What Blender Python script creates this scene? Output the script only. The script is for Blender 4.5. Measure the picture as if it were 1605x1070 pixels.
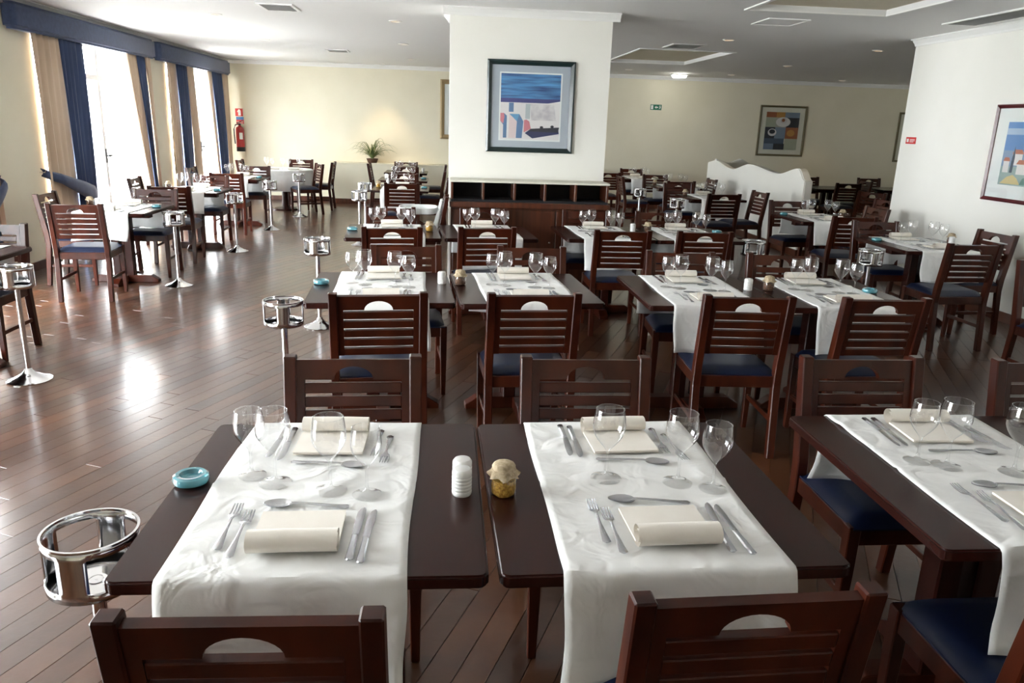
import bpy, bmesh, math, random
from mathutils import Vector, Matrix
PI = math.pi
SC = bpy.context.scene
COL = SC.collection
for _o in list(bpy.data.objects):
    bpy.data.objects.remove(_o)

# ------------------------------------------------------------------ camera
F_PX, YAW, PIT, ROL, CAM_H = 1208.0, math.radians(5.20), math.radians(15.70), math.radians(1.88), 1.681
def cam_basis():
    cy, sy, cp, sp = math.cos(YAW), math.sin(YAW), math.cos(PIT), math.sin(PIT)
    f = Vector((sy * cp, cy * cp, -sp)); r = Vector((cy, -sy, 0)); u = r.cross(f)
    c, s = math.cos(ROL), math.sin(ROL)
    return r * c + u * s, -r * s + u * c, f
CR, CU, CF = cam_basis()
cd = bpy.data.cameras.new('camera'); cam = bpy.data.objects.new('camera', cd); COL.objects.link(cam)
cd.sensor_width = 36.0; cd.sensor_fit = 'HORIZONTAL'; cd.lens = F_PX / 1605 * 36.0
cd.clip_start = 0.02; cd.clip_end = 200
M3 = Matrix((CR, CU, -CF)).transposed()
cam.matrix_world = Matrix.Translation((0, 0, CAM_H)) @ M3.to_4x4()
SC.camera = cam
def project(p):
    d = Vector(p) - Vector((0, 0, CAM_H)); z = d.dot(CF)
    if z < 0.05: return None
    return 802.5 + F_PX * d.dot(CR) / z, 535 - F_PX * d.dot(CU) / z

# ------------------------------------------------------------------ sky and exposure
world = bpy.data.worlds.new('daylight'); SC.world = world; world.use_nodes = True
wn = world.node_tree.nodes; bg = wn['Background']
bg.inputs[0].default_value = (0.94, 0.97, 1.0, 1); bg.inputs[1].default_value = 16.0
SC.view_settings.view_transform = 'Standard'
try: SC.view_settings.look = 'None'
except Exception: pass
SC.view_settings.exposure = 1.28
SC.view_settings.gamma = 1.0
SC.view_settings.use_curve_mapping = False

# room dimensions (metres)
XL, XR, XE = -4.40, 5.35, 11.0          # left wall, right wall, east wall of the far alcove
YB, YR, YF = -3.5, 9.0, 16.75           # back wall, end of right wall, far wall
CEIL = 2.76
WINS = [(1.0, 3.85), (5.0, 7.75), (9.12, 12.20), (13.22, 16.40)]
WTOP = 2.52
for (a, b) in WINS:                     # sampling portals in the window openings
    ld = bpy.data.lights.new('window_portal', 'AREA'); ld.shape = 'RECTANGLE'; ld.size = b - a; ld.size_y = WTOP
    ld.cycles.is_portal = True
    lo = bpy.data.objects.new('window_portal', ld); COL.objects.link(lo)
    lo.location = (XL - 0.27, (a + b) / 2, WTOP / 2)
    lo.rotation_euler = (PI / 2, 0, -PI / 2)

# ------------------------------------------------------------------ materials
MATS = {}
def principled(name, col, rough=0.5, metal=0.0, coat=0.0, coat_rough=0.1, sheen=0.0, spec=None):
    m = bpy.data.materials.new(name); m.use_nodes = True
    b = m.node_tree.nodes['Principled BSDF']
    b.inputs['Base Color'].default_value = (*col, 1); b.inputs['Roughness'].default_value = rough
    b.inputs['Metallic'].default_value = metal; b.inputs['Coat Weight'].default_value = coat
    b.inputs['Coat Roughness'].default_value = coat_rough; b.inputs['Sheen Weight'].default_value = sheen
    if spec is not None: b.inputs['Specular IOR Level'].default_value = spec
    MATS[name] = m
    return m
def noise_col(m, c1, c2, scale=(4, 4, 4), detail=4, lo=0.35, hi=0.65, coord='Object', bump=0.0, bscale=None, attr=None):
    nt = m.node_tree; N = nt.nodes; L = nt.links; b = N['Principled BSDF']
    tc = N.new('ShaderNodeTexCoord'); mp = N.new('ShaderNodeMapping'); mp.inputs['Scale'].default_value = scale
    L.new(tc.outputs[coord], mp.inputs['Vector'])
    nz = N.new('ShaderNodeTexNoise'); nz.inputs['Scale'].default_value = 1.0; nz.inputs['Detail'].default_value = detail
    L.new(mp.outputs[0], nz.inputs['Vector'])
    cr = N.new('ShaderNodeValToRGB'); e = cr.color_ramp.elements
    e[0].position, e[1].position = lo, hi; e[0].color = (*c1, 1); e[1].color = (*c2, 1)
    L.new(nz.outputs['Fac'], cr.inputs[0]); out = cr.outputs[0]
    if attr:
        at = N.new('ShaderNodeAttribute'); at.attribute_name = attr
        mx = N.new('ShaderNodeMix'); mx.data_type = 'RGBA'; mx.blend_type = 'MULTIPLY'; mx.inputs[0].default_value = 1.0
        L.new(out, mx.inputs[6]); L.new(at.outputs['Color'], mx.inputs[7]); out = mx.outputs[2]
    L.new(out, b.inputs['Base Color'])
    if bump:
        n2 = N.new('ShaderNodeTexNoise'); n2.inputs['Scale'].default_value = bscale or 60; n2.inputs['Detail'].default_value = 3
        L.new(tc.outputs[coord], n2.inputs['Vector'])
        bp = N.new('ShaderNodeBump'); bp.inputs['Strength'].default_value = bump; bp.inputs['Distance'].default_value = 0.01
        L.new(n2.outputs['Fac'], bp.inputs['Height']); L.new(bp.outputs[0], b.inputs['Normal'])
    return m
def glass_mat(name, tint, refl=1.0, edge=None):
    m = bpy.data.materials.new(name); m.use_nodes = True; nt = m.node_tree; N = nt.nodes; L = nt.links
    for n in list(N): N.remove(n)
    o = N.new('ShaderNodeOutputMaterial'); mx = N.new('ShaderNodeMixShader')
    t = N.new('ShaderNodeBsdfTransparent'); t.inputs[0].default_value = (*tint, 1)
    g = N.new('ShaderNodeBsdfGlossy'); g.inputs['Roughness'].default_value = 0.03; g.inputs[0].default_value = (1, 1, 1, 1)
    lw = N.new('ShaderNodeLayerWeight'); lw.inputs[0].default_value = .5
    pw = N.new('ShaderNodeMath'); pw.operation = 'POWER'; pw.inputs[1].default_value = 3.5
    ml = N.new('ShaderNodeMath'); ml.operation = 'MULTIPLY_ADD'; ml.inputs[1].default_value = .55 * refl; ml.inputs[2].default_value = .045 * refl; ml.use_clamp = True
    if edge:
        cr = N.new('ShaderNodeValToRGB'); e = cr.color_ramp.elements
        e[0].position, e[0].color = .25, (*tint, 1); e[1].position, e[1].color = 1.0, (edge, edge, edge, 1)
        em_ = cr.color_ramp.elements.new(.60); em_.color = (tint[0] * .96, tint[1] * .96, tint[2] * .96, 1)
        em_ = cr.color_ramp.elements.new(.84); em_.color = (tint[0] * .70, tint[1] * .70, tint[2] * .70, 1)
        L.new(lw.outputs['Facing'], cr.inputs[0]); L.new(cr.outputs[0], t.inputs[0])
    L.new(lw.outputs['Facing'], pw.inputs[0]); L.new(pw.outputs[0], ml.inputs[0]); L.new(ml.outputs[0], mx.inputs[0])
    L.new(t.outputs[0], mx.inputs[1]); L.new(g.outputs[0], mx.inputs[2]); L.new(mx.outputs[0], o.inputs[0])
    MATS[name] = m
    return m
def emit_mat(name, col, strength):
    m = bpy.data.materials.new(name); m.use_nodes = True; b = m.node_tree.nodes['Principled BSDF']
    b.inputs['Emission Color'].default_value = (*col, 1); b.inputs['Emission Strength'].default_value = strength
    b.inputs['Base Color'].default_value = (*col, 1); MATS[name] = m
    return m
noise_col(principled('chair_wood', (.1, .03, .015), .30, coat=.10, coat_rough=.15, spec=.28), (.025, .0043, .0019), (.060, .0112, .0038), (9, 9, 2.2), 5)
noise_col(principled('table_wood', (.05, .02, .014), .27, coat=.0, coat_rough=.2, spec=.24), (.020, .0046, .0030), (.032, .0074, .0048), (14, 3, 3), 5)
noise_col(principled('cabinet_wood', (.16, .05, .02), .3, coat=.3, coat_rough=.15), (.062, .016, .0062), (.105, .028, .011), (26, 6, 1.5), 5)
noise_col(principled('floor_wood', (.16, .07, .03), .30, coat=.45, coat_rough=.16, spec=.4), (.62, .58, .55), (1.0, 1.0, 1.0), (5, 5, 5), 6, .3, .7, 'Object', .05, 30, attr='tone')
principled('dark_wood', (.012, .008, .007), .4)
noise_col(principled('wall_paint', (.80, .76, .62), .55), (.78, .735, .575), (.82, .775, .62), (1.5, 1.5, 1.5), 3, bump=.02, bscale=180)
noise_col(principled('column_paint', (.84, .82, .74), .5), (.82, .81, .75), (.85, .84, .785), (1.5, 1.5, 1.5), 3, bump=.02, bscale=180)
principled('ceiling_paint', (.78, .78, .77), .7)
principled('vent_grey', (.25, .25, .25), .8)
principled('recess_paint', (.60, .55, .42), .7)
principled('moulding_white', (.85, .85, .83), .5)
principled('white_frame', (.85, .85, .84), .35)
noise_col(principled('linen', (.86, .84, .79), .75, sheen=.2), (.82, .82, .80), (.88, .88, .86), (6, 6, 6), 4, bump=.06, bscale=400)
def wrinkle(m, scale, dist):
    nt = m.node_tree; N = nt.nodes; L = nt.links; b = N['Principled BSDF']; old = b.inputs['Normal'].links[0].from_socket
    tc = N.new('ShaderNodeTexCoord'); nz = N.new('ShaderNodeTexNoise'); nz.inputs['Scale'].default_value = scale; nz.inputs['Detail'].default_value = 2; nz.inputs['Distortion'].default_value = 1.6
    oi = N.new('ShaderNodeObjectInfo'); ad = N.new('ShaderNodeVectorMath'); ad.operation = 'ADD'
    L.new(tc.outputs['Object'], ad.inputs[0]); L.new(oi.outputs['Location'], ad.inputs[1]); L.new(ad.outputs[0], nz.inputs['Vector'])
    bp = N.new('ShaderNodeBump'); bp.inputs['Strength'].default_value = .55; bp.inputs['Distance'].default_value = dist
    L.new(nz.outputs['Fac'], bp.inputs['Height']); L.new(old, bp.inputs['Normal']); L.new(bp.outputs[0], b.inputs['Normal'])
wrinkle(MATS['linen'], 8.0, .017)
noise_col(principled('napkin_linen', (.86, .82, .72), .8, sheen=.2), (.83, .775, .69), (.89, .84, .76), (10, 10, 10), 4, bump=.05, bscale=500)
principled('seat_vinyl', (.003, .0075, .030), .42, spec=.35)
noise_col(principled('curtain_beige', (.66, .50, .36), .85, sheen=.2), (.60, .45, .32), (.72, .56, .41), (3, 3, 1), 3)
noise_col(principled('curtain_blue', (.035, .06, .14), .8, sheen=.2), (.028, .05, .12), (.045, .075, .17), (3, 3, 1), 3)
noise_col(principled('pelmet_blue', (.07, .09, .16), .85, sheen=.3), (.040, .062, .130), (.056, .082, .165), (20, 20, 20), 3)
principled('chrome', (.72, .72, .73), .13, metal=1.0)
principled('cutlery_steel', (.62, .63, .66), .22, metal=1.0)
glass_mat('clear_glass', (.988, .99, .992), 2.0, .12)
glass_mat('pane_glass', (.98, .99, .99), .6)
glass_mat('jar_glass', (.93, .95, .94), 1.3)
m = principled('teal_glass', (.16, .48, .56), .06, coat=1.0); m.node_tree.nodes['Principled BSDF'].inputs['Transmission Weight'].default_value = .45
principled('porcelain', (.84, .84, .82), .25, coat=.4)
noise_col(principled('burlap', (.50, .40, .26), .95), (.40, .31, .19), (.60, .49, .34), (90, 90, 90), 3, bump=.3, bscale=300)
noise_col(principled('dry_pasta', (.62, .42, .08), .7), (.36, .16, .012), (.70, .40, .06), (140, 140, 140), 2, bump=.5, bscale=200)
noise_col(principled('dark_spice', (.13, .06, .03), .7), (.05, .025, .015), (.22, .10, .05), (140, 140, 140), 2, bump=.5, bscale=200)
principled('black_plastic', (.012, .012, .013), .4)
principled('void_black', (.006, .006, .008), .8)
principled('white_plastic', (.78, .80, .79), .35)
principled('red_paint', (.42, .012, .012), .3, coat=.4)
principled('sign_red', (.55, .02, .015), .5)
principled('sign_green', (.01, .16, .09), .5)
principled('sign_white', (.82, .82, .78), .5)
principled('sign_blue', (.05, .18, .45), .5)
principled('frame_green', (.006, .020, .020), .3, coat=.4)
principled('frame_gold', (.34, .25, .13), .4, metal=.3)
principled('frame_olive', (.14, .115, .055), .4)
principled('frame_maroon', (.085, .010, .014), .3, coat=.4)
principled('mat_grey', (.42, .46, .52), .7)
principled('mat_cream', (.72, .70, .60), .7)
principled('mat_white', (.80, .81, .80), .7)
noise_col(principled('leaf', (.15, .20, .06), .5), (.10, .15, .045), (.30, .33, .14), (6, 6, 6), 3)
principled('terracotta', (.10, .05, .03), .7)
noise_col(principled('bounce_ground', (.55, .53, .50), .8), (.48, .46, .43), (.60, .58, .55), (2, 2, 2), 3)
emit_mat('lamp_glow', (1.0, .62, .28), 6.0)
emit_mat('fitting_glow', (1.0, .97, .88), 14.0)
noise_col(principled('art_sea', (.05, .2, .5), .6), (.010, .035, .16), (.10, .34, .66), (2.5, 2.5, 40), 4, .3, .68)
noise_col(principled('art_sand', (.62, .58, .60), .6), (.50, .46, .50), (.70, .66, .66), (14, 14, 14), 4)
ART = {}
def art(name, c):
    if name not in ART: ART[name] = principled('art_' + name, c, .6)
    return ART[name]

# ------------------------------------------------------------------ mesh helpers
class MB:
    def __init__(s): s.v = []; s.f = []; s.m = []
    def quad_box(s, x0, x1, y0, y1, z0, z1, mi=0):
        b = len(s.v)
        s.v += [(x, y, z) for z in (z0, z1) for y in (y0, y1) for x in (x0, x1)]
        s.f += [tuple(b + i for i in q) for q in ((0, 2, 3, 1), (4, 5, 7, 6), (0, 1, 5, 4), (2, 6, 7, 3), (0, 4, 6, 2), (1, 3, 7, 5))]
        s.m += [mi] * 6
        return s
    def prism(s, poly, a, b_, axis='z', mi=0):
        n = len(poly); b = len(s.v)
        def P(p, t):
            return {'z': (p[0], p[1], t), 'x': (t, p[0], p[1]), 'y': (p[0], t, p[1])}[axis]
        s.v += [P(p, a) for p in poly] + [P(p, b_) for p in poly]
        s.f += [tuple(b + i for i in range(n))[::-1], tuple(b + n + i for i in range(n))]
        s.f += [(b + i, b + (i + 1) % n, b + n + (i + 1) % n, b + n + i) for i in range(n)]
        s.m += [mi] * (n + 2)
        return s
    def loft(s, rings, closed=True, cap=True, mi=0):
        n = len(rings[0]); b = len(s.v)
        for r in rings: s.v += [tuple(p) for p in r]
        for k in range(len(rings) - 1):
            for i in range(n if closed else n - 1):
                j = (i + 1) % n
                s.f.append((b + k * n + i, b + k * n + j, b + (k + 1) * n + j, b + (k + 1) * n + i)); s.m.append(mi)
        if cap and closed:
            s.f += [tuple(b + i for i in range(n))[::-1], tuple(b + (len(rings) - 1) * n + i for i in range(n))]; s.m += [mi] * 2
        return s
    def lathe(s, prof, seg=24, c=(0, 0, 0), mi=0, capped=False):
        rings = [[(c[0] + r * math.cos(2 * PI * i / seg), c[1] + r * math.sin(2 * PI * i / seg), c[2] + z) for i in range(seg)] for r, z in prof]
        return s.loft(rings, True, capped, mi)
    def tube(s, pts, r, seg=8, mi=0):
        pts = [Vector(p) for p in pts]; rings = []
        for i, p in enumerate(pts):
            d = (pts[min(i + 1, len(pts) - 1)] - pts[max(i - 1, 0)]).normalized()
            a = d.orthogonal().normalized() if abs(d.z) > .95 else d.cross(Vector((0, 0, 1))).normalized()
            b = d.cross(a); rr = r[i] if isinstance(r, (list, tuple)) else r
            rings.append([p + (a * math.cos(2 * PI * k / seg) + b * math.sin(2 * PI * k / seg)) * rr for k in range(seg)])
        return s.loft(rings, True, True, mi)
    def grid(s, rows, mi=0):
        return s.loft(rings=rows, closed=False, cap=False, mi=mi)
    def mesh(s, name, mats, bevel=0.0, smooth=False, seg=1):
        me = bpy.data.meshes.new(name); me.from_pydata(s.v, [], s.f)
        for mm in (mats if isinstance(mats, (list, tuple)) else [mats]):
            me.materials.append(MATS[mm] if isinstance(mm, str) else mm)
        me.polygons.foreach_set('material_index', s.m)
        bm = bmesh.new(); bm.from_mesh(me)
        bmesh.ops.recalc_face_normals(bm, faces=bm.faces)
        if bevel:
            bmesh.ops.bevel(bm, geom=[e for e in bm.edges if len(e.link_faces) == 2 and e.calc_face_angle(0) > .5], offset=bevel, segments=seg, affect='EDGES', clamp_overlap=True)
        bm.to_mesh(me); bm.free()
        if smooth:
            me.polygons.foreach_set('use_smooth', [True] * len(me.polygons))
            try: me.set_sharp_from_angle(angle=math.radians(40))
            except Exception: pass
        me.update()
        return me
def obj(name, me, parent=None, loc=None, rot=None):
    o = bpy.data.objects.new(name, me); COL.objects.link(o)
    if parent: o.parent = parent
    if loc: o.location = loc
    if rot: o.rotation_euler = rot
    return o
def tag(o, label, cat, group=None):
    o['label'] = label; o['category'] = cat
    if group: o['group'] = group
    return o
def thing(name, label, cat, loc=(0, 0, 0), rz=0, group=None):
    o = bpy.data.objects.new(name, None); COL.objects.link(o); o.empty_display_size = .1
    o.location = loc; o.rotation_euler = (0, 0, rz)
    return tag(o, label, cat, group)
def struct(name, me, parent=None):
    o = obj(name, me, parent)
    if not parent: o['kind'] = 'structure'
    return o
def spawn(parts, root):
    """parts: list of (name, mesh, parent index or None, offset); children of root sharing mesh data"""
    made = []
    for nm, me, par, off in parts:
        o = obj(nm, me, made[par] if par is not None else root)
        if off: o.location = off
        made.append(o)
    return made
def solid(o, t):
    md = o.modifiers.new('thickness', 'SOLIDIFY'); md.thickness = t; md.offset = 0

# ------------------------------------------------------------------ floor
random.seed(4)
def clip_poly(poly, x0, x1, y0, y1):
    for ax, lim, keep in ((0, x0, 1), (0, x1, -1), (1, y0, 1), (1, y1, -1)):
        out = []
        for i in range(len(poly)):
            a, b = poly[i - 1], poly[i]
            ia, ib = (a[ax] - lim) * keep >= 0, (b[ax] - lim) * keep >= 0
            if ia != ib:
                t = (lim - a[ax]) / (b[ax] - a[ax]); out.append((a[0] + (b[0] - a[0]) * t, a[1] + (b[1] - a[1]) * t))
            if ib: out.append(b)
        poly = out
        if len(poly) < 3: return []
    return poly
floor = struct('floor', MB().quad_box(XL, XE, YB, YF, -.10, -.016).mesh('floor', 'dark_wood'))
TH = math.radians(66); du = Vector((math.cos(TH), math.sin(TH))); dv = Vector((-math.sin(TH), math.cos(TH)))
PW = .10
planks = []
for k in range(-130, 230):
    t = -16 + random.random() * 2
    while t < 26:
        ln = random.choice((.9, 1.2, 1.5, 1.8, 2.2)) * random.uniform(.9, 1.1)
        g = .0012
        q = [dv * (k * PW + g) + du * (t + g), dv * (k * PW + g) + du * (t + ln - g), dv * ((k + 1) * PW - g) + du * (t + ln - g), dv * ((k + 1) * PW - g) + du * (t + g)]
        t += ln
        q = clip_poly([(p.x, p.y) for p in q][::-1], XL + .01, XE - .01, YB + .01, YF - .01)
        if len(q) >= 3:
            c = (sum(p[0] for p in q) / len(q), sum(p[1] for p in q) / len(q))
            if c[0] > XR + .3 and c[1] < YR - .3: continue
            pj = project((c[0], c[1], 0)); vis = pj and -60 < pj[0] < 1665 and 200 < pj[1] < 1120
            d = math.hypot(c[0], c[1]) + (0 if vis else 100) + (4 if c[0] > .9 else 0) + (.25 * abs(c[0] + 1.6))
            tone = random.uniform(.62, 1.25); warm = random.uniform(-.12, .12)
            if random.random() < .12: tone *= 1.35
            planks.append((d, q, (.074 * tone, .0278 * tone * (1 + warm * .6), .0112 * tone * (1 + warm))))
planks.sort(key=lambda p: p[0])
def plank_mesh(items, name, centre):
    mb = MB(); cols = []
    for q, colr in items:
        n = len(q); b = len(mb.v)
        cx, cy = sum(p[0] for p in q) / n, sum(p[1] for p in q) / n
        ring = []
        for (s, z) in ((0.0, -.015), (0.0, -.0015), (.0015, 0.0)):
            for p in q:
                dx, dy = p[0] - cx, p[1] - cy; L = math.hypot(dx, dy)
                ring.append((p[0] - dx / L * s - centre[0], p[1] - dy / L * s - centre[1], z))
        mb.v += ring
        for lv in range(2):
            for i in range(n):
                j = (i + 1) % n; mb.f.append((b + lv * n + i, b + lv * n + j, b + (lv + 1) * n + j, b + (lv + 1) * n + i)); mb.m.append(0)
        mb.f.append(tuple(b + 2 * n + i for i in range(n))); mb.m.append(0)
        cols += [colr] * (3 * n)
    me = bpy.data.meshes.new(name); me.from_pydata(mb.v, [], mb.f); me.materials.append(MATS['floor_wood'])
    at = me.color_attributes.new('tone', 'FLOAT_COLOR', 'POINT')
    at.data.foreach_set('color', [x for c in cols for x in (*c, 1.0)])
    me.update()
    return me
for d, q, colr in planks[:290]:
    c = (sum(p[0] for p in q) / len(q), sum(p[1] for p in q) / len(q))
    obj('floor_plank', plank_mesh([(q, colr)], 'floor_plank', c), floor, (c[0], c[1], 0))
rest = obj('floor_planking', plank_mesh([(q, c) for d, q, c in planks[290:]], 'floor_planking', (0, 0)), floor); rest['kind'] = 'stuff'

# ------------------------------------------------------------------ walls and ceiling
WT = .25
mb = MB(); y = YB
for a, b in WINS:
    mb.quad_box(XL - WT, XL, y, a, 0, CEIL); mb.quad_box(XL - WT, XL, a, b, WTOP, CEIL); y = b
mb.quad_box(XL - WT, XL, y, YF + .2, 0, CEIL)
struct('wall_left', mb.mesh('wall_left', 'wall_paint'))
struct('wall_far', MB().quad_box(XL, XE + .2, YF, YF + .2, 0, CEIL).mesh('wall_far', 'wall_paint'))
struct('wall_right', MB().quad_box(XR, XR + .25, YB, YR, 0, CEIL).mesh('wall_right', 'column_paint'))
struct('wall_return', MB().quad_box(XR + .25, XE, YR - .2, YR, 0, CEIL).mesh('wall_return', 'wall_paint'))
struct('wall_east', MB().quad_box(XE, XE + .2, YR - .2, YF, 0, CEIL).mesh('wall_east', 'wall_paint'))
struct('wall_back', MB().quad_box(XL, XR + .25, YB - .2, YB, 0, CEIL).mesh('wall_back', 'wall_paint'))
CX0, CX1, CY0, CY1 = .03, 1.63, 8.06, 8.75
struct('wall_column', MB().quad_box(CX0, CX1, CY0, CY1, 0, CEIL).mesh('wall_column', 'column_paint'))
# low ledge in front of the far wall
struct('wall_ledge', MB().quad_box(-2.35, 3.2, 16.40, YF, 0, .80).quad_box(-2.37, 3.2, 16.38, YF, .80, .83).mesh('wall_ledge', 'wall_paint', .004))
# ceiling with two recessed trays
RECS = [(2.70, 4.02, 11.25, 13.6), (2.73, 4.03, 5.2, 7.35)]
mb = MB()
xs = sorted({XL - .25, XE + .2} | {r[0] for r in RECS} | {r[1] for r in RECS}); ys = sorted({YB - .2, YF + .2} | {r[2] for r in RECS} | {r[3] for r in RECS})
for i in range(len(xs) - 1):
    for j in range(len(ys) - 1):
        cx, cy = (xs[i] + xs[i + 1]) / 2, (ys[j] + ys[j + 1]) / 2
        if any(r[0] < cx < r[1] and r[2] < cy < r[3] for r in RECS): continue
        mb.quad_box(xs[i], xs[i + 1], ys[j], ys[j + 1], CEIL, CEIL + .16)
ceiling = struct('ceiling', mb.mesh('ceiling', 'ceiling_paint'))
for r in RECS:
    obj('recess_panel', MB().quad_box(r[0], r[1], r[2], r[3], CEIL + .045, CEIL + .14).mesh('recess_panel', 'recess_paint'), ceiling)
    mb = MB(); e = .035
    mb.quad_box(r[0] - e, r[0], r[2] - e, r[3] + e, CEIL - .012, CEIL).quad_box(r[1], r[1] + e, r[2] - e, r[3] + e, CEIL - .012, CEIL)
    mb.quad_box(r[0], r[1], r[2] - e, r[2], CEIL - .012, CEIL).quad_box(r[0], r[1], r[3], r[3] + e, CEIL - .012, CEIL)
    obj('recess_trim', mb.mesh('recess_trim', 'moulding_white'), ceiling)
# crown mouldings
CROWN = [(0, 0), (0, -.075), (.012, -.075), (.02, -.055), (.05, -.02), (.062, -.012), (.075, -.012), (.075, 0)]
def crown(name, p, q, n):
    """p->q along the wall, n = direction into the room"""
    d = Vector((q[0] - p[0], q[1] - p[1], 0)); mb = MB(); rings = []
    for base in (p, q):
        rings.append([(base[0] + n[0] * a, base[1] + n[1] * a, CEIL + z) for a, z in CROWN])
    mb.loft(rings)
    return struct(name, mb.mesh(name, 'moulding_white'))
crown('trim_1', (XL, YF), (XE, YF), (0, -1))
crown('trim_2', (XL, YB), (XL, YF), (1, 0))
crown('trim_3', (XR, YB), (XR, YR), (-1, 0))
crown('trim_4', (CX0 - .07, CY0), (CX1 + .07, CY0), (0, -1))
crown('trim_5', (CX0, CY0), (CX0, CY1), (-1, 0))
crown('trim_6', (CX1, CY0), (CX1, CY1), (1, 0))
def base(name, x0, x1, y0, y1): struct(name, MB().quad_box(x0, x1, y0, y1, 0, .10).mesh(name, 'cabinet_wood', .004))
base('baseboard_far', XL + .02, -2.37, YF - .016, YF)
base('baseboard_ledge', -2.37, 3.2, 16.384, 16.40)
base('baseboard_alcove', 3.2, XE, YF - .016, YF)
base('baseboard_right', XR - .016, XR, YB + .02, YR)
y = YB + .02
for i, (a, b) in enumerate(WINS + [(YF - .02, 0)]):
    base('baseboard_left_%d' % (i + 1), XL, XL + .016, y, a); y = b
struct('ground_bounce', MB().quad_box(-16, XL - WT, -12, 26, -.2, -.03).mesh('ground_bounce', 'bounce_ground'))  # pale ground plane added outside to bounce daylight in at the windows

# ------------------------------------------------------------------ windows, curtains, pelmets
WORDS = {0: 'nearest the camera', 1: 'at the left edge of the photo', 2: 'of the nearer window in view', 3: 'of the farthest window'}
def curtain_panel(name, mat_, t0, t1, b0, b1, z0, z1, x, folds, root, pinch=None):
    nz, nu = 22, max(14, folds * 7); rows = []
    for i in range(nz + 1):
        z = z1 + (z0 - z1) * i / nz; w = i / nz
        s = w ** 1.2
        y0, y1 = t0 + (b0 - t0) * s, t1 + (b1 - t1) * s
        if pinch:                                   # gathered at the tie-back height, towards the wall side
            k = math.exp(-((z - pinch[0]) / .32) ** 2) * .55
            y0 += (pinch[1] - y0) * k; y1 += (pinch[1] - y1) * k
        row = []
        for j in range(nu + 1):
            u = j / nu
            row.append((x + .024 * math.sin(u * folds * 2 * PI + .7 * math.sin(3 * w)) + .010 * math.sin(u * folds * 5.1 + 2 * w), y0 + (y1 - y0) * u, z))
        rows.append(row)
    o = obj(name, MB().grid(rows).mesh(name, mat_, smooth=True), root); solid(o, .004)
    return o
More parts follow.
